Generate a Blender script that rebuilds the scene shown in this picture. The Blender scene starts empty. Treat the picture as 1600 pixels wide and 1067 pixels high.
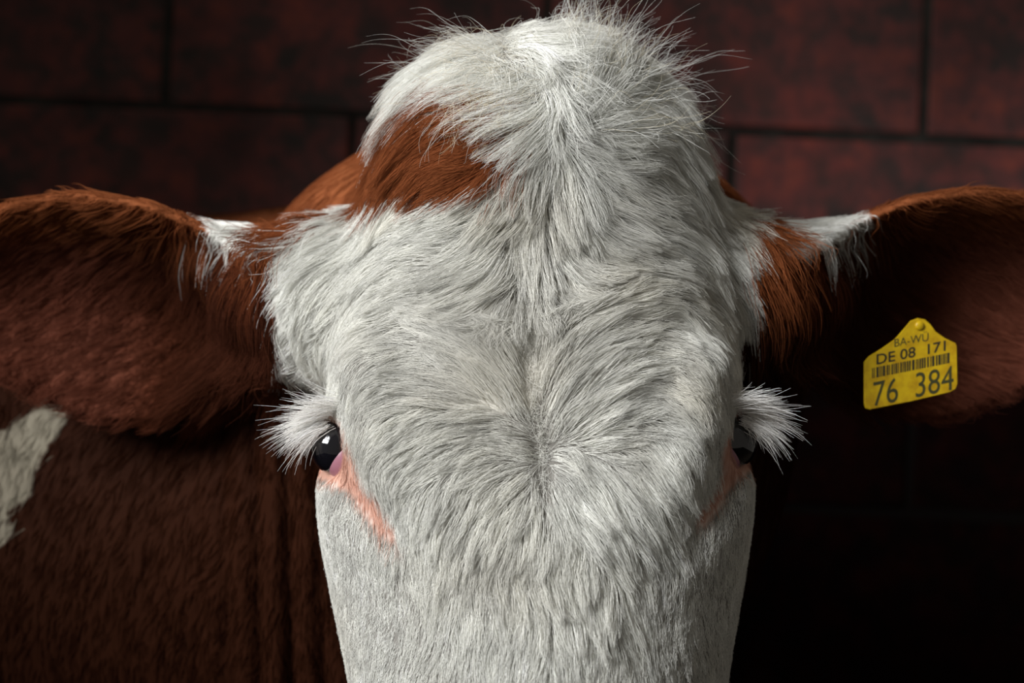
import bpy, math, random
import numpy as np
from mathutils import Vector, kdtree

rng = np.random.default_rng(7)
random.seed(7)
sc = bpy.context.scene
COL = sc.collection

# ------------------------------------------------------------------ camera, world, light, exposure
CZ, FPX = 1.30, 2300.0                      # camera height; focal length in pixels of the 1600 wide frame
cam_d = bpy.data.cameras.new('camera')
cam = bpy.data.objects.new('camera', cam_d); COL.objects.link(cam)
cam.location = (0, 0, CZ); cam.rotation_euler = (math.pi / 2, 0, 0)
cam_d.sensor_width = 36.0; cam_d.lens = 36.0 * FPX / 1600.0
cam_d.clip_start = 0.02
cam_d.dof.use_dof = True; cam_d.dof.focus_distance = 0.915; cam_d.dof.aperture_fstop = 4.5
sc.camera = cam

world = bpy.data.worlds.new('world'); sc.world = world; world.use_nodes = True
wb = world.node_tree.nodes['Background']
wb.inputs[0].default_value = (1.0, 0.92, 0.82, 1); wb.inputs[1].default_value = 0.14

# daylight from a high four pane window in front and to the left of the cow
def window_light(loc, target, pane, gap, power, color, spread):
    q = (Vector(target) - Vector(loc)).to_track_quat('-Z', 'Y')
    for i in (-1, 1):
        for k in (-1, 1):
            l = bpy.data.lights.new('window_daylight', 'AREA'); l.shape = 'SQUARE'; l.size = pane
            l.energy = power / 4; l.color = color; l.spread = math.radians(spread)
            o = bpy.data.objects.new('window_daylight', l); COL.objects.link(o)
            o.location = Vector(loc) + q @ Vector((i * (pane + gap) / 2, k * (pane + gap) / 2, 0))
            o.rotation_euler = q.to_euler()
window_light((-1.33, 0.00, 2.24), (0.08, 0.92, 1.38), .46, .07, 9.0, (0.985, 0.99, 1.0), 47)  # spread narrowed so that neck and wall stay dark

sc.view_settings.view_transform = 'Standard'; sc.view_settings.look = 'None'
sc.view_settings.gamma = 1.0; sc.view_settings.use_curve_mapping = False
sc.view_settings.exposure = 0.0
sc.cycles_curves.shape = 'RIBBONS'; sc.cycles_curves.subdivisions = 2

# ------------------------------------------------------------------ helpers
def at(px, py, d):                          # photograph pixel at distance d -> world point
    return np.array([(px - 800.0) / FPX * d, d, CZ - (py - 533.5) / FPX * d])
def proj(p):                                # world points -> photograph pixel
    return 800.0 + p[:, 0] / p[:, 1] * FPX, 533.5 - (p[:, 2] - CZ) / p[:, 1] * FPX
def smin(a, b, k):
    h = np.clip(0.5 + 0.5 * (b - a) / k, 0, 1)
    return b + (a - b) * h - k * h * (1 - h)
def smax(a, b, k):
    return -smin(-a, -b, k)
def sstep(a, b, x):
    t = np.clip((x - a) / (b - a), 0, 1); return t * t * (3 - 2 * t)
def srgb(r, g, b):
    f = lambda c: ((c / 255 + 0.055) / 1.055) ** 2.4 if c > 10 else c / 255 / 12.92
    return np.array([f(r), f(g), f(b)])

def tag(o, label=None, cat=None, group=None, kind=None):
    for k, v in (('label', label), ('category', cat), ('group', group), ('kind', kind)):
        if v: o[k] = v
    return o
def mesh_obj(name, verts, faces, mat=None, parent=None, smooth=True):
    me = bpy.data.meshes.new(name)
    me.from_pydata([tuple(v) for v in verts], [], [tuple(f) for f in faces]); me.update()
    if mat: me.materials.append(mat)
    if smooth: me.polygons.foreach_set('use_smooth', [True] * len(me.polygons))
    o = bpy.data.objects.new(name, me); COL.objects.link(o); o.parent = parent
    return o
def new_mat(name):
    m = bpy.data.materials.new(name); m.use_nodes = True
    nt = m.node_tree; b = nt.nodes['Principled BSDF']
    return m, nt, b
def flat_mat(name, col, rough=0.6, **kw):
    m, nt, b = new_mat(name)
    b.inputs['Base Color'].default_value = (*col, 1); b.inputs['Roughness'].default_value = rough
    for k, v in kw.items(): b.inputs[k].default_value = v
    return m
def noise(nt, scale, detail=4, rough=0.55, vec=None):
    n = nt.nodes.new('ShaderNodeTexNoise'); n.inputs['Scale'].default_value = scale
    n.inputs['Detail'].default_value = detail; n.inputs['Roughness'].default_value = rough
    if vec is not None: nt.links.new(vec, n.inputs['Vector'])
    return n
def ramp(nt, fac, stops):
    r = nt.nodes.new('ShaderNodeValToRGB'); e = r.color_ramp.elements
    while len(e) < len(stops): e.new(0.5)
    for i, (p, c) in enumerate(stops): e[i].position = p; e[i].color = (*c, 1)
    nt.links.new(fac, r.inputs['Fac']); return r
def mixc(nt, fac, a, b, mode='MIX'):
    m = nt.nodes.new('ShaderNodeMix'); m.data_type = 'RGBA'; m.blend_type = mode
    for sock, v in ((m.inputs[0], fac), (m.inputs[6], a), (m.inputs[7], b)):
        if hasattr(v, 'links'): nt.links.new(v, sock)
        elif isinstance(v, (int, float)): sock.default_value = v
        else: sock.default_value = (*v, 1)
    return m.outputs[2]
def bump(nt, b, h, strength, dist):
    n = nt.nodes.new('ShaderNodeBump'); n.inputs['Strength'].default_value = strength
    n.inputs['Distance'].default_value = dist
    nt.links.new(h, n.inputs['Height']); nt.links.new(n.outputs[0], b.inputs['Normal'])

# ------------------------------------------------------------------ the barn
def block_material(in_shade=False):              # lower courses: near-black colour stands in for the cow's shadow
    m, nt, b = new_mat('shaded_block' if in_shade else 'red_painted_block')
    tc = nt.nodes.new('ShaderNodeNewGeometry')
    n1 = noise(nt, 7.0, 7, 0.65, tc.outputs['Position']); n2 = noise(nt, 26.0, 6, 0.6, tc.outputs['Position'])
    n3 = noise(nt, 3.0, 3, 0.5, tc.outputs['Position'])
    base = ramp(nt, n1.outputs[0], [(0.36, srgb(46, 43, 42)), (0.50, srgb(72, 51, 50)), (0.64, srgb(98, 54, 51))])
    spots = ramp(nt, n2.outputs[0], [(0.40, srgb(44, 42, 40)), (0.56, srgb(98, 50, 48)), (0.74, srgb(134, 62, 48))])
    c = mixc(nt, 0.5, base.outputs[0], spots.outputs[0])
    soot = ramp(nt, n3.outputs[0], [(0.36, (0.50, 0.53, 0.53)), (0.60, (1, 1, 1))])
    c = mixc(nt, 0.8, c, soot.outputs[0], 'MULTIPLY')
    c = mixc(nt, 1.0, c, (.07, .024, .018) if in_shade else (1.6, 1.58, 1.54), 'MULTIPLY')
    nt.links.new(c, b.inputs['Base Color']); b.inputs['Roughness'].default_value = 0.75; b.inputs['Specular IOR Level'].default_value = .04 if in_shade else .2
    bump(nt, b, n2.outputs[0], 0.5, 0.004)
    return m
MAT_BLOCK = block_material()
MAT_SHADE = block_material(True)
def mortar_material():                       # grey pointing above, blackened in the lower courses as painted shadow
    m, nt, b = new_mat('dirty_shaded_mortar'); g = nt.nodes.new('ShaderNodeNewGeometry'); x = nt.nodes.new('ShaderNodeSeparateXYZ')
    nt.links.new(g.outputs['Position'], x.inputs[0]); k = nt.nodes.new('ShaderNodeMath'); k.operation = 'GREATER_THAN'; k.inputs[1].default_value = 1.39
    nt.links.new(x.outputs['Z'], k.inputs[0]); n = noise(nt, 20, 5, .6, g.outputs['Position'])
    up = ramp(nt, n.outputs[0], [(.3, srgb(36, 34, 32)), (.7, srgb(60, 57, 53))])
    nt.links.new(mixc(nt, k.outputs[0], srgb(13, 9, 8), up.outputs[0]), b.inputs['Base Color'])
    b.inputs['Roughness'].default_value = .9; b.inputs['Specular IOR Level'].default_value = .05; return m
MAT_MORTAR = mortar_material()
WALL_Y = 2.06
def build_wall():
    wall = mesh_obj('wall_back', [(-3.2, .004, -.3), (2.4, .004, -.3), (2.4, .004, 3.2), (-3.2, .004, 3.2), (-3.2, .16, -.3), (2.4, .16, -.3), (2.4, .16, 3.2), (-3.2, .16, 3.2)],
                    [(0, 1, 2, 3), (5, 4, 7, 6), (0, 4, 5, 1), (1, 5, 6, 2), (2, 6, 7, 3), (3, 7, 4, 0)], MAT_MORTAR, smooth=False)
    tag(wall, 'sooty red painted block wall behind the cow', kind='structure')
    bw, bh, g, bv = 0.532, 0.262, 0.010, 0.004
    w, h = bw - g, bh - g
    v, f = [], []
    for x0, z0, y0 in ((0, 0, 0.03), (0, 0, bv), (bv, bv, 0.0)):
        v += [(x0, y0, z0), (w - x0, y0, z0), (w - x0, y0, h - z0), (x0, y0, h - z0)]
    for k in (0, 4):
        for i in range(4): j = (i + 1) % 4; f.append((k + i, k + j, k + 4 + j, k + 4 + i))
    f.append((8, 9, 10, 11))
    protos = {}
    jz = CZ + (533.5 - 190) / FPX * WALL_Y            # course joint seen above the head
    jx = (1443 - 800) / FPX * WALL_Y                  # upright joint seen at the right
    for r in range(-6, 6):
        off = 0.0 if r % 2 == 0 else 0.5
        for c in range(-7, 4):
            x = jx + (c + off) * bw + g / 2; z = jz + r * bh + g / 2
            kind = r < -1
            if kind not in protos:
                o = mesh_obj('block', v, f, MAT_SHADE if kind else MAT_BLOCK, wall, smooth=False); protos[kind] = o
            else:
                o = protos[kind].copy(); COL.objects.link(o); o.parent = wall
            o.location = (x, random.uniform(-.003, .003), z)
            o.rotation_euler = (0, random.uniform(-.003, .003), random.uniform(-.006, .006))
    wall.location = (0, WALL_Y, 0)
    return wall
WALL = build_wall()
# courses run slightly downhill to the right
WALL.rotation_euler = (0, math.radians(2.4), 0)
_p = Vector((0, 0, 1.6)); WALL.location = Vector((0, WALL_Y, 0)) + _p - WALL.rotation_euler.to_matrix() @ _p

def floor_material():
    m, nt, b = new_mat('trodden_barn_floor')
    g = nt.nodes.new('ShaderNodeNewGeometry')
    n = noise(nt, 9, 6, .6, g.outputs['Position'])
    r = ramp(nt, n.outputs[0], [(.3, srgb(38, 32, 27)), (.7, srgb(78, 68, 54))])
    nt.links.new(r.outputs[0], b.inputs['Base Color']); b.inputs['Roughness'].default_value = .9
    bump(nt, b, n.outputs[0], .6, .02); return m
fl = mesh_obj('floor', [(-3.4, -1.6, 0), (2.6, -1.6, 0), (2.6, 2.3, 0), (-3.4, 2.3, 0), (-3.4, -1.6, -.2), (2.6, -1.6, -.2), (2.6, 2.3, -.2), (-3.4, 2.3, -.2)],
              [(0, 1, 2, 3), (7, 6, 5, 4), (0, 4, 5, 1), (1, 5, 6, 2), (2, 6, 7, 3), (3, 7, 4, 0)], floor_material(), smooth=False)
tag(fl, 'dark trodden barn floor under the cow', kind='structure')

# ------------------------------------------------------------------ cow: shape as a field, negative inside
ROWS = np.array([  # py, left px, right px, front distance, depth of the head
    (120, 650, 1035, 0.962, .19), (260, 604, 1078, 0.932, .20), (330, 568, 1122, 0.921, .205), (420, 530, 1150, 0.911, .21),
    (520, 512, 1157, 0.902, .21), (600, 514, 1158, 0.895, .21), (690, 514, 1160, 0.888, .215), (760, 492, 1180, 0.882, .22),
    (850, 500, 1173, 0.874, .23), (950, 521, 1155, 0.866, .23), (1067, 553, 1127, 0.855, .22), (1200, 575, 1110, 0.844, .20),
    (1350, 608, 1085, 0.832, .17), (1500, 608, 1085, 0.826, .15), (1700, 640, 1055, 0.834, .13)], float)
DS = 0.975
_pz = CZ - (ROWS[:, 0] - 533.5) / FPX * DS
_zz = np.linspace(_pz[-1], _pz[0], 240)
def _sm(v):
    y = np.interp(_zz, _pz[::-1], v[::-1]); k = np.hanning(25); k /= k.sum()
    return np.convolve(np.pad(y, 12, mode='edge'), k, 'valid')
R_C = _sm(((ROWS[:, 1] + ROWS[:, 2]) / 2 - 800) / FPX * DS); R_W = _sm((ROWS[:, 2] - ROWS[:, 1]) / 2 / FPX * DS)
R_F = _sm(ROWS[:, 3]); R_D = _sm(ROWS[:, 4])

def ell(x, y, z, c, r):
    k = np.sqrt(((x - c[0]) / r[0]) ** 2 + ((y - c[1]) / r[1]) ** 2 + ((z - c[2]) / r[2]) ** 2)
    return (k - 1) * min(r)
def cone(x, y, z, a, b, ra, rb):            # capsule with two radii
    ax, ay, az = a; bx, by, bz = (b[i] - a[i] for i in range(3))
    L = bx * bx + by * by + bz * bz
    t = np.clip(((x - ax) * bx + (y - ay) * by + (z - az) * bz) / L, 0, 1)
    return np.sqrt((x - ax - t * bx) ** 2 + (y - ay - t * by) ** 2 + (z - az - t * bz) ** 2) - (ra + (rb - ra) * t)

EYE_R = 0.0180
PART = [(806, 335), (800, 380), (822, 440), (832, 505), (826, 560), (838, 640), (848, 700), (850, 770)]       # parting of the forehead hair
EYES = {-1: at(528, 699, .952), 1: at(1142, 689, .954)}
def head_f(x, y, z):
    c = np.interp(z, _zz, R_C).astype(np.float32); w = np.interp(z, _zz, R_W).astype(np.float32)
    yf = np.interp(z, _zz, R_F).astype(np.float32); h = np.interp(z, _zz, R_D).astype(np.float32) / 2
    u = np.abs(x - c) / w; q = np.abs(y - yf - h) / h
    p = (2.4 + .7 * np.exp(-((z - CZ + .06) / .05) ** 2) - .5 * sstep(CZ - .09, CZ - .17, z)).astype(np.float32)
    f = ((u ** p + q ** p) ** (1 / p) - 1) * np.minimum(w, h)
    f = smax(f, z - at(0, 205, .97)[2], 0.06)
    f = smax(f, at(0, 1590, .93)[2] - z, 0.05)
    f = smin(f, ell(x, y, z, at(846, 1500, .915), (.098, .062, .075)), .04)           # muzzle and nostrils
    for nx in (770, 922): f = smax(f, -ell(x, y, z, at(nx, 1478, .855), (.013, .02, .017)), .012)
    f = smin(f, ell(x, y, z, at(842, 235, 1.0), (.096, .088, .077)), 0.05)
    gp = []
    for qx, qy in PART:
        zz = CZ - (qy - 533.5) / FPX * .9; gp.append(at(qx, qy, float(np.interp(zz, _zz, R_F)) - .0015))
    for a, b in zip(gp, gp[1:]): f = smax(f, -cone(x, y, z, a, b, .0045, .0045), .007)
    for s in (-1, 1):                       # tear troughs, sockets, brow ridges, lids
        bx = (lambda a, b: a if s < 0 else b)
        f = smax(f, -cone(x, y, z, at(bx(545, 1130), 760, .905), at(bx(625, 1060), 880, .874), .008, .004), .03)
        f = smax(f, -ell(x, y, z, EYES[s] + np.array([s * .0075, -.004, -.001]), (.0225, .023, .0200)), .010)
        f = smin(f, cone(x, y, z, at(bx(586, 1078), 590, .930), at(bx(616, 1050), 745, .911), .022, .016), .012)
        e = EYES[s]
        f = smin(f, cone(x, y, z, e + np.array([-s * .012, -.012, .016]), e + np.array([s * .009, .006, .0195]), .0055, .005), .006)
        f = smin(f, cone(x, y, z, e + np.array([-s * .010, -.011, -.0185]), e + np.array([s * .008, .004, -.0190]), .0045, .005), .006)
    return f

EAR_L = .262
def ear_frame(s):
    B = at(404, 470, 1.045) if s < 0 else at(1246, 465, 1.045)
    T = at(-170, 470, 1.10) if s < 0 else at(1790, 462, 1.10)
    a = (T - B) / np.linalg.norm(T - B)
    o = np.array([s * .06, -1, -.30]); o -= a * o.dot(a); o /= np.linalg.norm(o)
    v = np.cross(a, o); v *= np.sign(v[2])
    return B, a, o, v
_eu = np.array([-.2, 0, .12, .3, .5, .7, .85, .95, 1.0, 1.2]) * EAR_L
_eh = np.array([.032, .040, .058, .082, .087, .074, .052, .029, .012, .004])
_ed = np.array([.050, .055, .060, .058, .050, .040, .028, .018, .010, .006])
_ec = np.array([.0, .0, -.004, -.009, -.006, .000, .002, .0, 0, 0])
_us = np.linspace(_eu[0], _eu[-1], 200)
def _es(v):
    y = np.interp(_us, _eu, v); k = np.hanning(21); k /= k.sum()
    return np.convolve(np.pad(y, 10, mode='edge'), k, 'valid')
_eh, _ed, _ec = _es(_eh), _es(_ed), _es(_ec)
def ear_uvw(s, x, y, z):
    B, a, o, v = ear_frame(s)
    dx, dy, dz = x - B[0], y - B[1], z - B[2]
    return tuple(dx * e[0] + dy * e[1] + dz * e[2] for e in (a, v, o))
def ear_f(s, x, y, z):
    u, v, w = ear_uvw(s, x, y, z)
    h = np.interp(u, _us, _eh); d = np.interp(u, _us, _ed); v = v - np.interp(u, _us, _ec)
    r = v / h
    ws = d * (np.clip(r * r, 0, 1.4) - 1)
    g = np.sqrt(1 + (2 * d * np.clip(r, -1.1, 1.1) / h) ** 2)
    f = np.abs(w - ws) / g - .006
    f = smax(f, np.abs(v) - h, .008)
    f = smax(f, u - EAR_L, .01); f = smax(f, -u - .02, .01)
    B, a, o, vv = ear_frame(s)
    hc = at(520, 470, 1.03) if s < 0 else at(1140, 465, 1.03)
    f = smin(f, cone(x, y, z, hc, B + a * .035 - o * .040, .058, .036), .03)
    f = smax(f, -cone(x, y, z, B + a * .030 - vv * .012 - o * .018, B + a * .085 - vv * .010 + o * .004, .022, .034), .025)
    return f

NECK = [((.005, 1.23, 1.215), .222), ((-.12, 1.40, 1.13), .285), ((-.52, 1.52, 1.075), .345), ((-1.15, 1.53, 1.03), .385), ((-1.75, 1.53, 1.06), .35), ((-2.0, 1.53, 1.10), .25)]
def body_f(x, y, z):
    f = None
    for (a, ra), (b, rb) in zip(NECK, NECK[1:]):
        g = cone(x, y, z, a, b, ra, rb); f = g if f is None else smin(f, g, .10)
    f = smin(f, ell(x, y, z, (.010, 1.17, 1.33), (.200, .13, .148)), .08)      # crest behind the poll
    f = smin(f, cone(x, y, z, (-.05, 1.27, 1.0), (-.18, 1.36, .72), .14, .13), .12)   # dewlap and brisket
    px = 800 + x / np.maximum(y, .3) * FPX                                       # upright neck creases beside the cheek
    cre = np.exp(-((px - 445) / 95.0) ** 2) * sstep(1.34, 1.20, z) * sstep(1.5, 1.1, y)
    ph = (px - 398 - 60 * (1.2 - z)) / 50.0
    f = f + 0.0055 * cre * (1 - np.abs(np.sin(ph * np.pi)) * 1.6).astype(np.float32)
    for lx, ly in ((-.42, 1.37), (-.46, 1.67), (-1.78, 1.38), (-1.84, 1.68)):
        hind = lx < -1
        k = (lx + (.10 if hind else -.02), ly, .52)
        f = smin(f, cone(x, y, z, (lx, ly, .85), k, .15, .075), .08)
        f = smin(f, cone(x, y, z, k, (lx - (.06 if hind else 0), ly, .40), .07, .052), .03)
        f = smin(f, cone(x, y, z, (lx - (.06 if hind else 0), ly, .40), (lx, ly, .10), .048, .045), .03)
        f = smin(f, cone(x, y, z, (lx, ly, .10), (lx + .03, ly, .055), .05, .058), .03)
    return smax(f, .002 - z, .01)

def cow_f(x, y, z):
    f = smin(body_f(x, y, z), head_f(x, y, z), .03)
    for s in (-1, 1): f = smin(f, ear_f(s, x, y, z), .022)
    return f

def axis(segs):
    out = [segs[0][0]]
    for a, b, st in segs:
        n = max(1, int(round((b - a) / st))); out += list(np.linspace(a, b, n + 1)[1:])
    return np.array(out, np.float32)
HS = .0042
AX = axis([(-2.36, -.56, .024), (-.56, -.47, .010), (-.47, .47, HS), (.47, .60, .02)])
AY = axis([(.78, .82, .012), (.82, 1.28, HS), (1.28, 1.40, .010), (1.40, 2.0, .022)])
AZ = axis([(-.02, .80, .022), (.80, .90, .01), (.90, 1.56, HS), (1.56, 1.64, .02)])

def build_field():
    F = np.empty((len(AX), len(AY), len(AZ)), np.float32)
    for i0 in range(0, len(AX), 24):
        sl = slice(i0, i0 + 24)
        F[sl] = cow_f(AX[sl][:, None, None], AY[None, :, None], AZ[None, None, :])
    return F
F = build_field()

def surface_nets(F):
    nx, ny, nz = F.shape
    ins = F < 0
    cnt = np.zeros((nx - 1, ny - 1, nz - 1), np.uint8)
    for a in (0, 1):
        for b in (0, 1):
            for c in (0, 1): cnt += ins[a:nx - 1 + a, b:ny - 1 + b, c:nz - 1 + c]
    I, J, K = np.nonzero((cnt > 0) & (cnt < 8))
    idx = np.full(cnt.shape, -1, np.int32); idx[I, J, K] = np.arange(len(I))
    acc = np.zeros((len(I), 3)); n = np.zeros(len(I))
    ijk = np.stack([I, J, K], 1)
    for ax in range(3):
        o1, o2 = [k for k in range(3) if k != ax]
        for p in (0, 1):
            for q in (0, 1):
                A = ijk.copy(); A[:, o1] += p; A[:, o2] += q; Bq = A.copy(); Bq[:, ax] += 1
                fa = F[A[:, 0], A[:, 1], A[:, 2]]; fb = F[Bq[:, 0], Bq[:, 1], Bq[:, 2]]
                m = (fa < 0) != (fb < 0)
                t = np.where(m, fa / np.where(fa == fb, 1, fa - fb), 0)
                PA = np.stack([AX[A[:, 0]], AY[A[:, 1]], AZ[A[:, 2]]], 1); PB = np.stack([AX[Bq[:, 0]], AY[Bq[:, 1]], AZ[Bq[:, 2]]], 1)
                acc += (PA + (PB - PA) * t[:, None]) * m[:, None]; n += m
    V = acc / n[:, None]
    faces = []
    for ax in range(3):
        o1, o2 = [k for k in range(3) if k != ax]
        a = [slice(1, -1)] * 3; a[ax] = slice(0, -1); b = [slice(1, -1)] * 3; b[ax] = slice(1, None)
        fa = ins[tuple(a)]; fb = ins[tuple(b)]
        E = np.stack(np.nonzero(fa != fb), 1); s = fa[tuple(E.T)]
        E[:, o1] += 1; E[:, o2] += 1
        q = []
        for p, r in ((0, 0), (1, 0), (1, 1), (0, 1)):
            C = E.copy(); C[:, o1] -= p; C[:, o2] -= r; q.append(idx[C[:, 0], C[:, 1], C[:, 2]])
        q = np.stack(q, 1)
        flip = s if ax != 1 else ~s
        q[~flip] = q[~flip][:, ::-1]
        faces.append(q)
    return V, np.concatenate(faces)
V, Q = surface_nets(F)

def trilin(P):
    ix = []; fr = []
    for k, A in enumerate((AX, AY, AZ)):
        i = np.clip(np.searchsorted(A, P[:, k]) - 1, 0, len(A) - 2); ix.append(i)
        fr.append(np.clip((P[:, k] - A[i]) / (A[i + 1] - A[i]), 0, 1))
    r = 0
    for a in (0, 1):
        for b in (0, 1):
            for c in (0, 1):
                w = (fr[0] if a else 1 - fr[0]) * (fr[1] if b else 1 - fr[1]) * (fr[2] if c else 1 - fr[2])
                r = r + w * F[ix[0] + a, ix[1] + b, ix[2] + c]
    return r
def grad(P, e=.0035):
    g = np.empty_like(P)
    for k in range(3):
        d = np.zeros(3); d[k] = e
        g[:, k] = (trilin(P + d) - trilin(P - d)) / (2 * e)
    m = np.linalg.norm(g, axis=1, keepdims=True)
    return g / np.maximum(m, 1e-6), m[:, 0]

# ------------------------------------------------------------------ coat colours
def vnoise(P, scale, seed=0):               # cheap smooth value noise in 0..1
    r = np.random.default_rng(seed); T = r.random((32, 32, 32)).astype(np.float32)
    q = P * scale + 100; i = np.floor(q).astype(int); f = q - i; f = f * f * (3 - 2 * f); i %= 32
    out = 0
    for a in (0, 1):
        for b in (0, 1):
            for c in (0, 1):
                w = (f[:, 0] if a else 1 - f[:, 0]) * (f[:, 1] if b else 1 - f[:, 1]) * (f[:, 2] if c else 1 - f[:, 2])
                out = out + w * T[(i[:, 0] + a) % 32, (i[:, 1] + b) % 32, (i[:, 2] + c) % 32]
    return out
def poly_dist(px, py, poly):                # signed, negative inside
    d = np.full(px.shape, 1e9); ins = np.zeros(px.shape, bool); n = len(poly)
    for k in range(n):
        ax, ay = poly[k]; bx, by = poly[(k + 1) % n]; ex, ey = bx - ax, by - ay
        t = np.clip(((px - ax) * ex + (py - ay) * ey) / (ex * ex + ey * ey), 0, 1)
        d = np.minimum(d, np.hypot(px - ax - t * ex, py - ay - t * ey))
        c = ((ay > py) != (by > py)) & (px < ex * (py - ay) / (ey if ey else 1e-9) + ax); ins ^= c
    return np.where(ins, -d, d)
PATCH0 = [(566, 262), (580, 205), (625, 165), (690, 150), (745, 175), (792, 215), (775, 262), (748, 296), (690, 312), (625, 318), (592, 290), (570, 300), (548, 312), (545, 285)]
PATCH = [(x + (x > 600) * 30 + (x > 700) * 14, y - 10 - 16 * (y < 230)) for x, y in PATCH0]
WHITE = srgb(232, 232, 226); RUST = srgb(134, 77, 46); DARKRUST = srgb(96, 50, 32); EARSKIN = srgb(118, 68, 52); SHADE_RUST = srgb(46, 23, 13); PINK = srgb(198, 154, 136)
PINK_EYE = {-1: [(500, 655), (522, 640), (545, 690), (560, 735), (600, 800), (632, 852), (596, 838), (566, 800), (548, 772), (505, 752), (492, 728), (480, 700)],
            1: [(1180, 640), (1150, 640), (1130, 690), (1128, 740), (1105, 775), (1085, 815), (1100, 822), (1125, 790), (1150, 752), (1172, 735), (1180, 700)]}
def regions(P):
    x, y, z = P.T
    fh = head_f(x, y, z); fb = body_f(x, y, z); fe = {s: ear_f(s, x, y, z) for s in (-1, 1)}
    return fh, fb, fe
def coat(P, jitter=0.0):
    n = len(P); px, py = proj(P); fh, fb, fe = regions(P)
    N = vnoise(P, 60, 3) - .5; N2 = vnoise(P, 18, 4)
    j = rng.normal(0, 1, n) * jitter
    c = np.tile(WHITE, (n, 1))
    yel = np.clip((N2 - .5) * 2.2 + (px - 950) / 900 * (py < 620), 0, 1) * np.where(py > 640, .12, .40)
    c = c * (1 - yel[:, None]) + srgb(212, 200, 172) * yel[:, None]
    dust_dim = np.exp(-((px - 780) / 250) ** 2 - ((py - 530) / 210) ** 2) * .62 + np.clip((vnoise(P, 30, 8) - .5) * 1.2, 0, .3)  # dusty forehead hair, widened in colour to dim the lit left side
    dust_dim = np.clip(dust_dim * (fh < .02), 0, .7)[:, None]
    c = c * (1 - dust_dim) + srgb(192, 189, 180) * dust_dim
    head = fh < np.minimum(np.minimum(fe[-1], fe[1]), fb) + .012
    face_top = (py < 330) & (P[:, 1] < 1.03)
    d = poly_dist(px, py, PATCH) + N * 34 + j * 7
    brown = (d < 0) & (P[:, 1] < 1.06)
    c = np.where(((P[:, 1] > 1.15) & (px < 200))[:, None], srgb(140, 133, 117), c)      # shoulder patch greyed in place of the weaker light there
    # neck and body: rust with a white shoulder patch
    base_l = (px > 372) & (px < 560) & (py < 600 + .25 * (px - 420)) & (py > 436 - .62 * (px - 375) + 40 * N + 5 * j) & (P[:, 1] < 1.13)
    base_r = (px > 1100) & (px < 1190) & (py < 520) & (P[:, 1] < 1.09)
    nb = (P[:, 1] > .985) & (fh > .006 + .01 * N + .001 * j) & ~base_l & ~base_r & ~face_top
    wp = (px < 112 - (py - 640) * .55 + N * 60 + j * 12) & (px > -260) & (py > 480) & (py < 1000) & (P[:, 1] > 1.15)
    brown |= nb & ~wp
    c = np.where(((py > 1400) & (P[:, 1] < .90))[:, None], PINK * .9, c)
    brown |= (px > 1158 + 5 * j + 20 * N) & (P[:, 1] > .97)
    brown |= (px < np.where(P[:, 1] > 1.0, 580, 548)) & (py < 436 - .62 * (px - 375) + 30 * N + 4 * j) & (P[:, 1] > .975)
    deep = np.maximum(sstep(1.25, 1.40, P[:, 1]), sstep(1.36, 1.28, P[:, 2]))[:, None]  # neck and body rust darkened to stand in for shade
    c = np.where(brown[:, None], RUST * (1 - deep) + SHADE_RUST * deep, c)
    for s in (-1, 1):
        u, v, w = ear_uvw(s, *P.T)
        e = (fe[s] < np.minimum(fh - .001, fb + .03)) & (u > -.032 + N * .02 + .0015 * j)
        tip = e & (np.abs(px - 808) > 402) & (v > .041) & (u < .036 + N * .03 + .004 * j) & (u > -.03)
        k = sstep(.03, .06, v)[:, None]; q = sstep(.07, .15, u)[:, None]; ec = RUST * k + (DARKRUST * (1 - q) + EARSKIN * q) * (1 - k)
        c = np.where(e[:, None], ec, c)
        c = np.where(tip[:, None], WHITE * .95, c)
        dp = poly_dist(px, py, PINK_EYE[s])
        k = sstep(6, -6, dp) * (P[:, 1] < 1.0)
        k = np.maximum(k, sstep(.026, .022, np.linalg.norm(P - EYES[s], axis=1)))
        c = c * (1 - k[:, None]) + PINK * k[:, None]
    return c

# ------------------------------------------------------------------ cow body mesh
cow = bpy.data.objects.new('cow', None); COL.objects.link(cow); cow.location = (0, 0, 0)
tag(cow, 'white faced rust brown cow facing the camera in front of block wall', 'cow')

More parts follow.
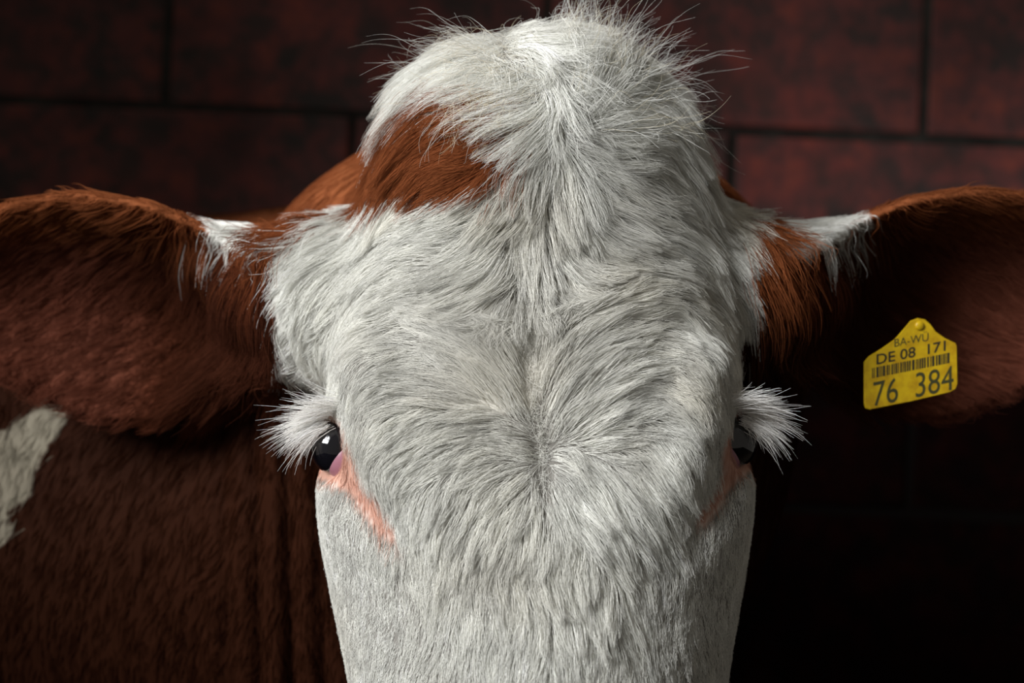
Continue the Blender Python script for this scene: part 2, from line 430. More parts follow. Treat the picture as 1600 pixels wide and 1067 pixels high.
def hide_material():
    m, nt, b = new_mat('cow_hide')
    a = nt.nodes.new('ShaderNodeAttribute'); a.attribute_name = 'coat'
    g = nt.nodes.new('ShaderNodeNewGeometry')
    mp = nt.nodes.new('ShaderNodeMapping'); mp.inputs['Scale'].default_value = (1, 1, .22)
    nt.links.new(g.outputs['Position'], mp.inputs['Vector'])
    n = noise(nt, 420, 5, .6, mp.outputs[0]); n2 = noise(nt, 24, 4, .6, g.outputs['Position'])
    r = ramp(nt, n2.outputs[0], [(.3, (.72, .70, .68)), (.7, (1, 1, 1))])
    nt.links.new(mixc(nt, .8, a.outputs['Color'], r.outputs[0], 'MULTIPLY'), b.inputs['Base Color'])
    b.inputs['Roughness'].default_value = .62; b.inputs['Specular IOR Level'].default_value = .02
    bump(nt, b, n.outputs[0], .5, .002); return m
def body_mesh():
    me = bpy.data.meshes.new('body')
    me.vertices.add(len(V)); me.vertices.foreach_set('co', V.astype(np.float32).ravel())
    me.loops.add(Q.size); me.loops.foreach_set('vertex_index', Q.astype(np.int32).ravel())
    me.polygons.add(len(Q)); me.polygons.foreach_set('loop_start', np.arange(0, Q.size, 4, dtype=np.int32))
    me.polygons.foreach_set('use_smooth', np.ones(len(Q), bool))
    me.update(calc_edges=True); me.validate()
    at_ = me.attributes.new('coat', 'FLOAT_COLOR', 'POINT')
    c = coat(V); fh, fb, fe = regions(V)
    skin = (np.abs(c - WHITE).sum(1) < .5) & (fh < .02)      # skin under the white facial coat, darkened as shade between the hairs
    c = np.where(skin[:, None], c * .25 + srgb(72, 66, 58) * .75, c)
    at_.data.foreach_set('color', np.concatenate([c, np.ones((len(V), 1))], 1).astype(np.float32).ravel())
    me.materials.append(hide_material())
    o = bpy.data.objects.new('body', me); COL.objects.link(o); o.parent = cow
    return o
BODY = body_mesh()

# ------------------------------------------------------------------ eyes
def sphere(name, c, r, mat, parent, n=44, scale=(1, 1, 1)):
    v, f = [], []
    for i in range(n + 1):
        th = math.pi * i / n
        for k in range(2 * n):
            ph = math.pi * k / n
            v.append((r * scale[0] * math.sin(th) * math.cos(ph), r * scale[1] * math.sin(th) * math.sin(ph), r * scale[2] * math.cos(th)))
    for i in range(n):
        for k in range(2 * n):
            k2 = (k + 1) % (2 * n); f.append((i * 2 * n + k, (i + 1) * 2 * n + k, (i + 1) * 2 * n + k2, i * 2 * n + k2))
    o = mesh_obj(name, v, f, mat, parent); o.location = tuple(c); return o
MAT_EYE = flat_mat('dark_wet_eye', (.004, .004, .006), .04, **{'Specular IOR Level': .5, 'Coat Weight': 1.0, 'Coat Roughness': .02})
MAT_HAW = flat_mat('mauve_inner_eyelid', srgb(150, 104, 116), .28, **{'Subsurface Weight': .15, 'Subsurface Scale': .004})
for s in (-1, 1):
    e = sphere('eyeball', EYES[s], EYE_R, MAT_EYE, cow)
    e['label'] = 'dark brown eye on the lit side' if s < 0 else 'black eye on the shaded side'
    sphere('inner_eyelid', EYES[s] + np.array([-s * .0070, -.0030, -.0062]), EYE_R - .0024, MAT_HAW, cow)['label'] = 'mauve pink inner corner of the eye'

# ------------------------------------------------------------------ hair
FLOW = np.array([  # pixel x, y, direction x, y (down is +), length mm, lift
    (840, 240, -.3, 1, 34, .25), (880, 240, .25, 1, 34, .25), (930, 230, .9, .35, 36, .22), (980, 210, 1, .1, 40, .22), (1040, 220, 1, .3, 44, .22), (1072, 200, .6, .8, 40, .25),
    (800, 235, -.8, .6, 36, .25), (740, 240, -.95, .35, 34, .2), (680, 250, -.95, .3, 34, .2), (620, 265, -.7, .6, 32, .2), (585, 250, -.35, .95, 42, .25), (660, 300, -.9, .4, 30, .2), (740, 300, -.9, .45, 30, .2),
    (700, 190, -.95, .25, 46, .25), (640, 190, -.7, .7, 46, .25), (570, 300, -.3, .95, 40, .25), (540, 320, -.6, .8, 40, .25),
    (800, 130, -.95, .1, 62, .25), (720, 115, -.95, .25, 64, .25), (660, 120, -.8, .55, 62, .25), (612, 170, -.45, .9, 58, .25), (760, 75, -1, .05, 62, .25), (770, 45, -.9, -.1, 54, .28),
    (805, 66, .8, .45, 50, .3), (848, 98, .6, .8, 54, .3), (874, 140, .1, 1, 52, .28), (864, 176, -.5, .85, 50, .28), (826, 200, -.95, .3, 46, .25), (790, 190, -.9, .3, 46, .25),
    (905, 172, .3, -.95, 44, .3), (915, 115, .15, -1, 46, .3), (900, 60, .3, -1, 36, .2), (950, 60, .6, -.8, 38, .2), (960, 95, .5, -.85, 46, .3), (955, 150, .8, -.6, 48, .25), (1010, 115, .85, -.35, 46, .25), (1030, 170, 1, .05, 46, .22), (1045, 110, .8, .4, 42, .25),
    (915, 200, .9, -.2, 40, .25), (1060, 160, .6, .75, 42, .25), (1080, 240, .5, .85, 42, .25),
    (820, 310, -.25, 1, 34, .25), (800, 390, -.3, 1, 32, .25), (838, 390, .1, 1, 32, .25), (890, 320, .3, 1, 34, .25), (930, 390, .75, .6, 32, .22), (950, 430, .95, .1, 30, .2), (792, 360, -.75, .7, 32, .25), (812, 440, -.65, .8, 30, .25), (848, 450, .55, .85, 28, .25), (830, 460, 0, 1, 28, .25), (870, 440, .45, .9, 28, .25),
    (740, 340, -.9, .4, 32, .2), (720, 420, -.95, .25, 30, .2), (650, 355, -1, .1, 28, .18), (600, 400, -1, .15, 26, .18), (650, 450, -1, .05, 26, .18), (560, 345, -.75, .6, 36, .2), (540, 420, -.75, .6, 30, .2), (560, 480, -.85, .4, 24, .18), (765, 470, -.75, .65, 30, .22), (780, 350, -.6, .8, 34, .22),
    (980, 320, .9, .4, 34, .2), (1040, 310, .95, .25, 36, .2), (1000, 420, .95, -.1, 32, .2), (1080, 380, .9, .5, 36, .2), (1120, 300, .7, .7, 36, .22), (1150, 350, .65, .75, 38, .22), (1180, 400, .35, .95, 32, .22), (1140, 440, .6, .8, 34, .2),
    (930, 470, .85, -.35, 32, .22), (885, 505, .7, -.65, 32, .25), (1050, 450, .95, .2, 30, .2), (1100, 480, .75, .6, 28, .2),
    (840, 545, -.05, -1, 26, .3), (800, 550, -.6, -.75, 30, .25), (870, 570, .5, -.85, 30, .25), (832, 640, -.35, -.9, 24, .3), (860, 650, .5, -.85, 24, .3), (770, 600, -.75, -.6, 30, .22), (720, 550, -.9, -.35, 28, .2), (720, 640, -.95, -.2, 28, .2), (660, 550, -1, -.1, 26, .18), (660, 640, -1, .15, 26, .18),
    (600, 580, -.97, .2, 22, .18), (600, 690, -.7, .7, 18, .18), (650, 730, -.6, .8, 24, .2), (700, 700, -.85, .4, 26, .2), (760, 690, -.95, .05, 26, .22), (805, 700, -.9, -.3, 24, .25), (790, 740, -.8, .5, 26, .25),
    (910, 590, .75, -.65, 32, .22), (960, 550, .9, -.3, 30, .2), (960, 640, .95, -.05, 28, .2), (905, 660, .9, -.4, 28, .22), (1020, 570, .95, .1, 28, .2), (1020, 660, .85, .5, 26, .2), (1080, 600, .8, .6, 22, .2), (900, 715, .95, .1, 26, .22), (960, 720, .8, .6, 28, .22), (1020, 735, .65, .75, 30, .25), (1050, 770, .75, .65, 28, .3),
    (850, 800, .05, 1, 30, .22), (800, 780, -.4, .9, 28, .22), (740, 780, -.5, .85, 26, .2), (690, 800, -.45, .9, 24, .2), (900, 780, .5, .85, 30, .22), (950, 800, .5, .85, 30, .22), (1000, 810, .6, .8, 30, .25), (940, 860, .2, 1, 28, .2), (1000, 880, .1, 1, 22, .18),
    (700, 890, -.1, 1, 20, .18), (850, 930, .03, 1, 26, .2), (940, 960, .05, 1, 26, .2), (1050, 950, -.1, 1, 14, .15), (620, 950, -.1, 1, 9, .12), (560, 950, -.1, 1, 7, .1), (1120, 950, .1, 1, 7, .1), (780, 1000, -.03, 1, 20, .18), (900, 1050, .03, 1, 24, .2), (700, 1050, -.05, 1, 12, .14), (1000, 1040, 0, 1, 16, .16), (850, 1300, 0, 1, 10, .12), (850, 1550, 0, 1, 5, .1),
    (560, 640, -.45, .9, 10, .14), (540, 570, -.6, .8, 14, .15), (510, 500, -.55, .85, 24, .2), (600, 760, .25, .95, 14, .22), (640, 820, .3, .95, 16, .22), (660, 870, .1, 1, 14, .18), (520, 800, -.05, 1, 6, .1), (500, 870, 0, 1, 6, .1),
    (440, 440, -.45, .9, 28, .2), (420, 520, -.1, 1, 32, .2), (450, 560, .1, 1, 30, .2), (480, 380, -.7, .7, 42, .25), (400, 400, -.4, .9, 26, .2), (480, 480, -.4, .9, 30, .22),
    (1160, 520, .3, .95, 12, .15), (1150, 590, .2, 1, 10, .15), (1120, 680, -.1, 1, 12, .2), (1090, 700, .5, .85, 16, .25), (1100, 800, 0, 1, 9, .15), (1160, 800, .05, 1, 6, .1)], float)
GX = np.arange(300, 1360, 6.0); GY = np.arange(-60, 1640, 6.0)
def flow_grid():
    gx, gy = np.meshgrid(GX, GY, indexing='ij')
    out = np.zeros(gx.shape + (4,)); W = np.zeros(gx.shape)
    nrm = np.hypot(FLOW[:, 2], FLOW[:, 3])
    for k, r in enumerate(FLOW):
        w = 1 / ((gx - r[0]) ** 2 + (gy - r[1]) ** 2 + 200) ** 2.2
        W += w
        for c, v in enumerate((r[2] / nrm[k], r[3] / nrm[k], r[4] * .001, r[5])): out[..., c] += w * v
    return out / W[..., None]
FG = flow_grid()
def flow(P):
    px, py = proj(P)
    a = np.clip((px - GX[0]) / 6, 0, len(GX) - 1.001); b = np.clip((py - GY[0]) / 6, 0, len(GY) - 1.001)
    i = a.astype(int); k = b.astype(int); a = (a - i)[:, None]; b = (b - k)[:, None]
    return FG[i, k] * (1 - a) * (1 - b) + FG[i + 1, k] * a * (1 - b) + FG[i, k + 1] * (1 - a) * b + FG[i + 1, k + 1] * a * b
def dir_face(P):
    f = flow(P); return np.stack([f[:, 0], np.zeros(len(P)), -f[:, 1]], 1)
TRI = np.concatenate([Q[:, [0, 1, 2]], Q[:, [0, 2, 3]]])
def tri_geo():
    a, b, c = V[TRI[:, 0]], V[TRI[:, 1]], V[TRI[:, 2]]
    n = np.cross(b - a, c - a); A = np.linalg.norm(n, axis=1) / 2
    return (a + b + c) / 3, A
TC, TA = tri_geo()
def sample(weight, n):                      # n roots on the hide, weight per triangle (times its area)
    w = TA * weight; cs = np.cumsum(w); t = np.searchsorted(cs, rng.random(n) * cs[-1])
    r1 = np.sqrt(rng.random(n)); r2 = rng.random(n)
    a, b, c = (V[TRI[t, k]] for k in range(3))
    return a * (1 - r1)[:, None] + b * (r1 * (1 - r2))[:, None] + c * (r1 * r2)[:, None]
def unit(v): return v / np.maximum(np.linalg.norm(v, axis=1, keepdims=True), 1e-9)
def grow(root, L, lift, dirf, K, wob, follow=1.0, droop=0.0):
    n = len(root); path = np.empty((n, K, 3)); path[:, 0] = root; p = root.copy(); d0 = unit(dirf(p))
    for k in range(1, K):
        s = k / (K - 1)
        nn, gm = grad(p)
        d = .6 * d0 + .4 * unit(dirf(p)) + wob
        t = d - nn * (d * nn).sum(1, keepdims=True); t = unit(t)
        p = p + t * (L / (K - 1))[:, None]
        nn, gm = grad(p)
        dist = trilin(p) / np.maximum(gm, .3)
        h = lift * L * (s ** .85) * (1 - .35 * s)
        p = p + nn * np.clip((h - dist) * follow, -.02, .02)[:, None]
        if droop: p[:, 2] -= droop * L * s / K
        path[:, k] = p
    return path
def clump(path, root, ratio, strength, keep=.3):            # strength: number or one per hair
    n = len(root); m = max(8, n // ratio)
    g = rng.choice(n, m, replace=False)
    kd = kdtree.KDTree(m)
    for i, k in enumerate(g): kd.insert(root[k], i)
    kd.balance()
    near = np.array([g[kd.find(r)[1]] for r in root])
    K = path.shape[1]; s = np.linspace(0, 1, K)
    st = (strength * rng.uniform(.5, 1.2, n))[:, None] * (s[None] ** 1.1); st = np.clip(st, 0, .95)[..., None]
    tgt = path[near] + (root - root[near])[:, None, :] * keep
    return path * (1 - st) + tgt * st, near
def curves_obj(name, path, col, r_root, r_tip, mat, parent):
    n, K, _ = path.shape
    cu = bpy.data.hair_curves.new(name); cu.add_curves([K] * n)
    cu.position_data.foreach_set('vector', path.astype(np.float32).ravel())
    s = np.linspace(0, 1, K); rad = np.atleast_1d(r_root)[:, None] * (1 - s ** 2 * (1 - r_tip))[None] * np.ones((n, 1))
    a = cu.attributes.new('radius', 'FLOAT', 'POINT'); a.data.foreach_set('value', rad.astype(np.float32).ravel())
    a = cu.attributes.new('tint', 'FLOAT_COLOR', 'CURVE')
    a.data.foreach_set('color', np.concatenate([col, np.ones((n, 1))], 1).astype(np.float32).ravel())
    cu.materials.append(mat)
    o = bpy.data.objects.new(name, cu); COL.objects.link(o); o.parent = parent
    o['kind'] = 'stuff'
    return o
def hair_material():
    m = bpy.data.materials.new('hair'); m.use_nodes = True; nt = m.node_tree; nt.nodes.clear()
    out = nt.nodes.new('ShaderNodeOutputMaterial'); N = nt.nodes.new; L = nt.links.new
    a = N('ShaderNodeAttribute'); a.attribute_name = 'tint'
    d = N('ShaderNodeBsdfDiffuse'); t = N('ShaderNodeBsdfTranslucent'); h = N('ShaderNodeBsdfHair'); h.component = 'Reflection'
    h.inputs['RoughnessU'].default_value = .3; h.inputs['RoughnessV'].default_value = .6
    for n in (d, t, h): L(a.outputs['Color'], n.inputs['Color'])
    m1 = N('ShaderNodeMixShader'); m1.inputs[0].default_value = .22; L(d.outputs[0], m1.inputs[1]); L(t.outputs[0], m1.inputs[2])
    m2 = N('ShaderNodeMixShader'); m2.inputs[0].default_value = .14; L(m1.outputs[0], m2.inputs[1]); L(h.outputs[0], m2.inputs[2])
    L(m2.outputs[0], out.inputs['Surface']); return m
MAT_HAIR = hair_material()
def eye_mask(P):
    k = np.ones(len(P))
    for s in (-1, 1):
        px, py = proj(P)
        k *= np.where((poly_dist(px, py, PINK_EYE[s]) < 0) & (P[:, 1] < 1.0), .2, 1)
        k *= sstep(.0205, .024, np.linalg.norm(P - EYES[s], axis=1))
    return k
def shade_jitter(c, near=None, amt=.12):
    n = len(c); j = 1 + rng.normal(0, amt, n)
    if near is not None:
        g = 1 + rng.normal(0, amt, n); j = j * g[near] / 1.0
    return np.clip(c * np.clip(j, .5, 1.25)[:, None], 0, .93)
def quad_path(root, d0, d1, L, K, wig=0.0):   # starts along d0, bends to d1
    s = np.linspace(0, 1, K)[None, :, None]
    p = root[:, None] + L[:, None, None] * (d0[:, None] * s * (1 - .5 * s) + d1[:, None] * .5 * s * s)
    if wig:
        ph = rng.uniform(0, 6.28, (len(root), 1, 3)); p = p + wig * s * np.sin(s * rng.uniform(3, 8, (len(root), 1, 3)) + ph) - wig * s * np.sin(ph)
    return p
R_TC = regions(TC)
PXT, PYT = proj(TC)
def head_coat(n):
    fh, fb, fe = R_TC
    base_l = (PXT > 372) & (PXT < 560) & (PYT < 600 + .25 * (PXT - 420)) & (PYT > 330)
    base_r = (PXT > 1100) & (PXT < 1260) & (PYT < 540)
    isear = np.minimum(fe[-1], fe[1]) < np.minimum(fh, fb) - .004
    w = ((fh < .022) | ((base_l | base_r) & (TC[:, 1] < 1.12) & ~isear)) & (PYT < 1640) & (TC[:, 1] < 1.13)
    w = w * eye_mask(TC) * np.where(TC[:, 1] > 1.06, .35, 1) * np.where(PYT > 1180, .3, 1)
    part = np.full(len(TC), 1e9)
    for (ax, ay), (bx, by) in zip(PART, PART[1:]):
        t = np.clip(((PXT - ax) * (bx - ax) + (PYT - ay) * (by - ay)) / ((bx - ax) ** 2 + (by - ay) ** 2), 0, 1)
        part = np.minimum(part, np.hypot(PXT - ax - t * (bx - ax), PYT - ay - t * (by - ay)))
    w = w * (.16 + .84 * sstep(3, 20, part))                  # the hair parts along the middle of the forehead
    root = sample(w, n)
    f = flow(root); L = f[:, 2] * rng.uniform(.65, 1.15, n); lift = f[:, 3] * rng.uniform(.5, 1.5, n)
    px, py = proj(root)
    N = vnoise(root, 45, 11) - .5; N2 = vnoise(root, 45, 12) - .5
    wob = np.stack([N, np.zeros(n), N2], 1) * .55 + rng.normal(0, .14, (n, 3))
    path = grow(root, L, lift, dir_face, 7, wob)
    cs = np.clip(L / .024, .25, 1.0)
    path, near = clump(path, root, 28, .90 * cs, .18)
    nn = grad(root)[0]; s_ = np.linspace(0, 1, 7)[None, :, None]; tan = unit(path[:, -1] - root); lat = np.cross(nn, tan)
    g1, g2 = rng.normal(0, 1, n)[near], rng.normal(0, 1, n)[near]            # every lock lies a little differently
    path = path + (nn * (np.clip(g1, -.8, 2) * L * .10 * cs)[:, None] + lat * (g2 * L * .10 * cs)[:, None])[:, None] * s_ ** 1.3
    path, _ = clump(path, root, 300, .42 * cs, .45)
    path[:, 1:] += rng.normal(0, .00035, (n, 6, 3)) * np.linspace(.4, 1.2, 6)[None, :, None]
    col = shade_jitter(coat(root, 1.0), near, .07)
    return curves_obj('face_coat', path, col, np.full(n, .00011) * rng.uniform(.7, 1.3, n), .35, MAT_HAIR, cow)
head_coat(180000)
def parting_tangle(n=1100):                  # short crossed hairs along the parting and around the whorl
    seg = rng.integers(0, len(PART) - 1, n); t = rng.random((n, 1)); A = np.array(PART, float)
    q = A[seg] * (1 - t) + A[seg + 1] * t + rng.normal(0, 9, (n, 2))
    root = np.array([at(x, y, .9) for x, y in q])
    for _ in range(6):                       # drop the roots onto the hide
        nn, gm = grad(root); root = root - nn * (trilin(root) / np.maximum(gm, .3))[:, None]
    nn = grad(root)[0]
    p = quad_path(root, unit(nn * .7 + rng.normal(0, .6, (n, 3))), unit(rng.normal(0, 1, (n, 3)) - nn * .2), rng.uniform(.006, .014, n), 6, .0012)
    curves_obj('parting_hair', p, shade_jitter(coat(root, 0), None, .1), np.full(n, .00009), .3, MAT_HAIR, cow)

def dir_neck(P):
    return np.tile(np.array([[-.22, .25, -1.0]]), (len(P), 1)) + np.stack([vnoise(P, 9, 21) - .5, np.zeros(len(P)), vnoise(P, 9, 22) - .5], 1) * .5
def neck_coat(n):
    fh, fb, fe = R_TC
    nrm = grad(TC)[0]
    w = (np.abs(fb) < .04) & (fh > .006) & (np.minimum(fe[-1], fe[1]) > .004) & (TC[:, 0] > -1.1) & (TC[:, 2] > .70) & (TC[:, 1] < 1.75)
    w = w * np.where(nrm[:, 1] < .35, 1.0, .15)
    root = sample(w, n); L = rng.uniform(.010, .019, n)
    path = grow(root, L, rng.uniform(.08, .22, n), dir_neck, 4, rng.normal(0, .22, (n, 3)))
    path, near = clump(path, root, 16, .35, .5)
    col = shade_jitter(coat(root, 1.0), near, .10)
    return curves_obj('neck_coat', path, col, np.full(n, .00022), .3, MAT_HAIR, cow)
neck_coat(85000)

def ear_coat(n):
    for s in (-1, 1):
        fh, fb, fe = R_TC
        w = ((fe[s] < np.minimum(fh, fb) + .002) & (fh > .003)) * 1.0
        root = sample(w, n)
        B, a, o, v = ear_frame(s); u_, v_, w_ = ear_uvw(s, *root.T)
        nn = grad(root)[0]; inner = (nn @ o) > .15
        hr = (v_ - np.interp(u_, _us, _ec)) / np.interp(u_, _us, _eh)
        base = sstep(.10, .02, u_)
        d = a[None] * (.9 - .6 * base)[:, None] - v[None] * np.where(inner, .25 + 1.3 * base, .15 + .9 * base)[:, None]
        low = sstep(-.55, -.95, hr)
        d = d - v[None] * (low * .8)[:, None] + np.array([0, 0, -.25])
        up = sstep(.75, 1.0, hr); d = d + np.array([0, 0, .12]) * up[:, None]
        L = np.where(inner, .020 + .022 * base + .010 * sstep(.16, .05, u_) * (hr > 0), .014 + .006 * low) * rng.uniform(.6, 1.3, n)
        wh = coat(root, 1.0).sum(1) > 1.2
        d = np.where(wh[:, None], -v[None] * .7 + a[None] * .6 + np.array([0, -.1, 0]), d); L = np.where(wh, np.minimum(L, .015), L)
        lift = np.where(inner, .35, .2) * rng.uniform(.5, 1.6, n) + low * .15
        dd = d.copy()
        path = grow(root, L, lift, lambda P, dd=dd: dd, 6, rng.normal(0, .18, (n, 3)), .8)
        path, near = clump(path, root, 18, .6, .3)
        col = coat(root, 1.0)
        dk = (inner * sstep(.17, .03, u_) * sstep(1.0, .7, hr) * .55)[:, None]       # blackish brown hair inside the ear
        white = (col.sum(1) > 1.2)[:, None]
        col = np.where(white, col, col * (1 - dk) + srgb(44, 28, 22) * dk)
        curves_obj('ear_coat', path, shade_jitter(col, near, .12), np.full(n, .00018), .3, MAT_HAIR, cow)
ear_coat(20000)

parting_tangle()
def lashes(s, n=700):
    t = rng.random(n) ** .8
    pts = [(532, 628, .926), (514, 640, .938), (500, 652, .948), (497, 664, .946), (512, 668, .938)] if s < 0 else [(1140, 622, .928), (1158, 632, .940), (1170, 642, .950), (1173, 654, .948), (1158, 658, .940)]
    arc = np.array([at(*p) for p in pts]); tt = t * (len(pts) - 1.001); i = tt.astype(int); f = (tt - i)[:, None]
    root = arc[i] * (1 - f) + arc[i + 1] * f + rng.normal(0, .0022, (n, 3))
    ang = np.radians(8 - 62 * t + rng.normal(0, 13, n))            # from near level to steeply down
    d0 = np.stack([s * np.cos(ang * .6 + .12), rng.normal(-.35, .15, n), np.sin(ang * .6 + .12)], 1)
    d1 = np.stack([s * np.cos(ang * 1.15), rng.normal(-.10, .15, n), np.sin(ang * 1.15)], 1)
    L = rng.uniform(.012, .029, n) * np.where(rng.random(n) < .15, 1.5, 1.0)
    col = shade_jitter(np.tile(srgb(246, 244, 240), (n, 1)), None, .06)
    o = curves_obj('eyelashes', quad_path(root, unit(d0), unit(d1), L, 7), col, np.full(n, .00016), .2, MAT_HAIR, cow)
    o['label'] = 'long white eyelashes'
for s in (-1, 1): lashes(s)

def fringe():                                # loose long hair on the poll and wisps over the rust patch
    fh, fb, fe = R_TC
    nrm = grad(TC)[0]
    w = ((fh < .01) & (PYT < 130) & (PXT > 600) & (PXT < 1090) & (nrm[:, 1] < .4)) * 1.0
    n = 420; root = sample(w, n); nn = grad(root)[0]; f = dir_face(root)
    L = .018 + rng.exponential(.014, n).clip(0, .05)
    side = np.stack([np.sign(root[:, 0] - .03) * .5 + rng.normal(0, .5, n), rng.normal(-.1, .4, n), rng.normal(-.15, .3, n)], 1)
    p1 = quad_path(root, unit(nn * .55 + f * .7 + rng.normal(0, .35, (n, 3))), unit(f * .8 + side * .5 + nn * .1), L, 9, .0035)
    c1 = coat(root, 0)
    m = 300; px = rng.uniform(730, 850, m); py = rng.uniform(95, 200, m)
    w = ((fh < .01) & (PYT < 205) & (PYT > 70) & (PXT > 720) & (PXT < 860) & (TC[:, 1] < 1.02)) * 1.0
    root = sample(w, m); nn = grad(root)[0]
    a = rng.uniform(0, 1, m)
    d0 = np.stack([-np.ones(m), -.5 * np.ones(m), rng.normal(.25, .35, m)], 1); d1 = np.stack([-.8 + 1.0 * a, rng.normal(.1, .3, m), -1.0 + rng.normal(0, .4, m)], 1)
    p2 = quad_path(root, unit(d0 + nn * .5), unit(d1), rng.uniform(.030, .062, m), 9, .0035)
    c2 = np.tile(srgb(230, 224, 210), (m, 1))
    k = 210                                  # the matted, straw tinted knot beside the patch
    w = ((fh < .01) & (np.hypot(PXT - 745, PYT - 195) < 38) & (TC[:, 1] < 1.02)) * 1.0
    root = sample(w, k); nn = grad(root)[0]
    p3 = quad_path(root, unit(nn + rng.normal(0, .5, (k, 3))), unit(rng.normal(0, 1, (k, 3)) - nn * .3), rng.uniform(.012, .028, k), 9, .004)
    c3 = np.tile(srgb(216, 202, 170), (k, 1))
    q = 1500                                 # ruffled strands lying across the poll
    w = ((fh < .01) & (PYT < 215) & (PXT > 590) & (PXT < 1090) & (TC[:, 1] < 1.06) & ~((PXT < 800) & (PYT > 150))) * 1.0
    root = sample(w, q); nn = grad(root)[0]; f = dir_face(root)
    p4 = quad_path(root, unit(f + nn * rng.uniform(.25, .7, (q, 1)) + rng.normal(0, .35, (q, 3))), unit(f * .8 - nn * .35 + rng.normal(0, .55, (q, 3))), rng.uniform(.018, .046, q), 9, .0030)
    c4 = np.where(rng.random((q, 1)) < .25, srgb(214, 204, 178), WHITE)
    curves_obj('poll_tuft', np.concatenate([p1, p2, p3, p4]), shade_jitter(np.concatenate([c1, c2, c3, c4]), None, .08), np.full(n + m + k + q, .00009), .3, MAT_HAIR, cow)['label'] = 'loose white forelock hair'
fringe()

# ------------------------------------------------------------------ ear tag
TAG_D = 1.020
tag_root = bpy.data.objects.new('ear_tag', None); COL.objects.link(tag_root)
TAG_C = at(1424, 574, TAG_D); tag_root.location = tuple(TAG_C)
tag(tag_root, 'yellow plastic ear tag with black numbers hanging in the shaded ear', 'ear tag')
KP = TAG_D / FPX
def tl(px, py, dy=0.0): return ((px - 1424) * KP, dy, -(py - 574) * KP)
def tag_plastic():
    m, nt, b = new_mat('yellow_plastic'); g = nt.nodes.new('ShaderNodeTexCoord')
    n = noise(nt, 90, 5, .6, g.outputs['Object'])
    r = ramp(nt, n.outputs[0], [(.35, srgb(168, 130, 8)), (.6, srgb(196, 162, 14))])
    nt.links.new(r.outputs[0], b.inputs['Base Color']); b.inputs['Roughness'].default_value = .38; return m
MAT_TAG = tag_plastic(); MAT_INK = flat_mat('black_print', srgb(26, 26, 16), .6); MAT_INK2 = flat_mat('faded_print', srgb(54, 54, 20), .6)
OUT = [(1350, 566), (1350, 631), (1352, 638), (1359, 640), (1425, 627), (1484, 613), (1493, 608), (1496, 600), (1495, 541), (1493, 536), (1476, 528), (1462, 518), (1454, 507), (1445, 499), (1434, 497), (1423, 501), (1412, 514), (1398, 530), (1378, 544), (1357, 557)]
def plate():
    n = len(OUT); cx = sum(p[0] for p in OUT) / n; cy = sum(p[1] for p in OUT) / n
    sh = lambda p, k: (cx + (p[0] - cx) * k, cy + (p[1] - cy) * k)
    v = [tl(*sh(p, .985), -.0009) for p in OUT] + [tl(*p, -.0004) for p in OUT] + [tl(*p, .0009) for p in OUT]
    f = [tuple(range(n))[::-1], tuple(range(2 * n, 3 * n))]
    for k in (0, n):
        for i in range(n): j = (i + 1) % n; f.append((k + i, k + j, k + n + j, k + n + i))
    o = mesh_obj('plate', v, f, MAT_TAG, tag_root, smooth=False); return o
PLATE = plate()
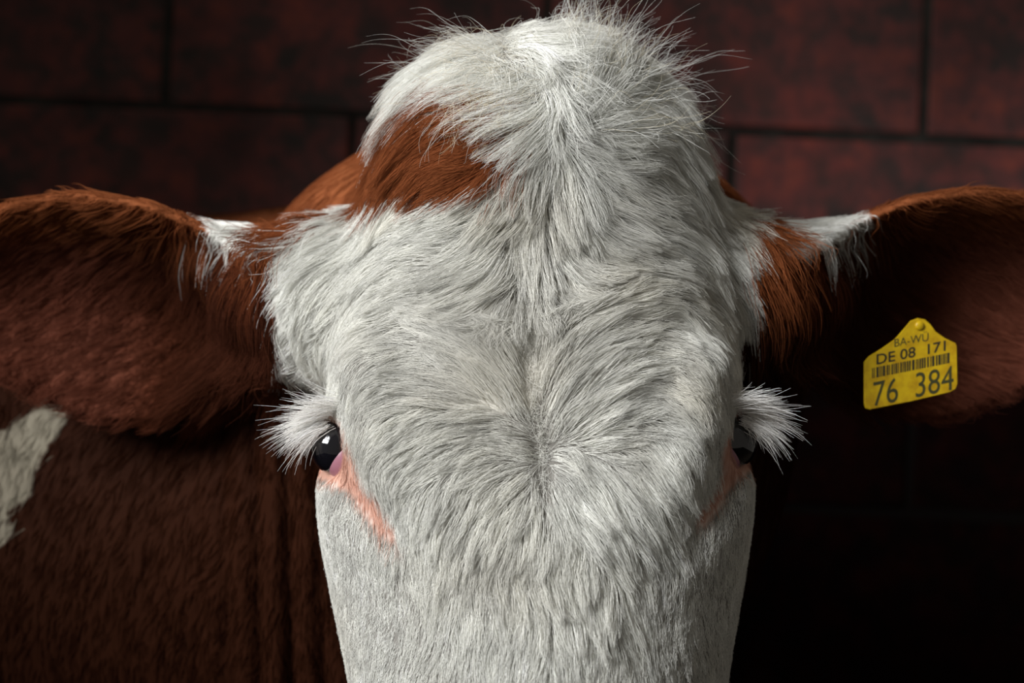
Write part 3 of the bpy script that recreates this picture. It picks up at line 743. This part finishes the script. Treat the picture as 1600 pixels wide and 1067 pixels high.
def lettering(name, body, px, py, hpx, wpx, rot, mat, label):
    cu = bpy.data.curves.new(name, 'FONT'); cu.body = body; cu.size = 1.0; cu.resolution_u = 4; cu.offset = .012 if name == 'country_lettering' else 0.0
    tmp = bpy.data.objects.new(name + '_text', cu); COL.objects.link(tmp)
    bpy.context.view_layer.update()
    me = bpy.data.meshes.new_from_object(tmp.evaluated_get(bpy.context.evaluated_depsgraph_get()))
    bpy.data.objects.remove(tmp); bpy.data.curves.remove(cu)
    co = np.empty(len(me.vertices) * 3, np.float32); me.vertices.foreach_get('co', co); co = co.reshape(-1, 3)
    lo, hi = co.min(0), co.max(0)
    x = (co[:, 0] - lo[0]) / (hi[0] - lo[0]) * wpx; y = co[:, 1] / (hi[1] if name != 'state_lettering' else hi[1] * .86) * hpx
    c, s_ = math.cos(math.radians(rot)), math.sin(math.radians(rot))
    X = px + x * c + y * s_ * 0 - 0; Y = py - y - x * s_
    co = np.array([tl(a, b, -.00105) for a, b in zip(X, Y)], np.float32)
    me.vertices.foreach_set('co', co.ravel()); me.update(); me.materials.clear(); me.materials.append(mat); me.name = name
    o = bpy.data.objects.new(name, me); COL.objects.link(o); o.parent = tag_root; o['label'] = label
    return o
lettering('country_lettering', 'DE 08  171', 1369, 569.5, 16, 110, 11.5, MAT_INK, 'black print reading DE 08 171')
lettering('animal_number', '76  384', 1364, 635, 38, 128, 12.0, MAT_INK2, 'large dark print reading 76 384')
lettering('state_lettering', 'BA-WÜ', 1397, 542, 13, 54, 10.5, MAT_INK2, 'small faded print reading BA-WÜ')
def barcode():
    r = random.Random(4); v, f = [], []; x = 0.0
    while x < 120:
        w = r.choice((1.4, 1.4, 2.4, 3.6)); y0 = 575 - x * .200; k = len(v)
        v += [tl(1362 + x, y0 + 16, -.00105), tl(1362 + x + w, y0 + 16 - w * .2, -.00105), tl(1362 + x + w, y0 - w * .2, -.00105), tl(1362 + x, y0, -.00105)]
        f.append((k, k + 1, k + 2, k + 3)); x += w + r.choice((1.2, 1.4, 2.4))
    o = mesh_obj('barcode', v, f, MAT_INK, tag_root, smooth=False); o['label'] = 'row of thin and thick black bars'; o['kind'] = 'stuff'
barcode()
def stud():
    v, f = [], []; n = 20; prof = [(0, -.0022), (.0026, -.0022), (.0032, -.0014), (.0032, -.0009), (.0022, -.0005), (.0022, .075), (0, .075)]
    c = tl(1436, 509)
    for r_, y_ in prof:
        for k in range(n): a = 2 * math.pi * k / n; v.append((c[0] + r_ * math.cos(a) + .27 * max(y_, 0), y_, c[2] + r_ * math.sin(a) + .01 * max(y_, 0)))   # the pin leans into the ear
    for i in range(len(prof) - 1):
        for k in range(n): k2 = (k + 1) % n; f.append((i * n + k, i * n + k2, (i + 1) * n + k2, (i + 1) * n + k))
    mesh_obj('stud', v, f, MAT_TAG, tag_root)
stud()

# the cow's empty stands on the floor under its belly
from mathutils import Matrix
cow.location = (-1.1, 1.53, 0)
for c in cow.children: c.matrix_parent_inverse = Matrix.Translation(-Vector(cow.location))
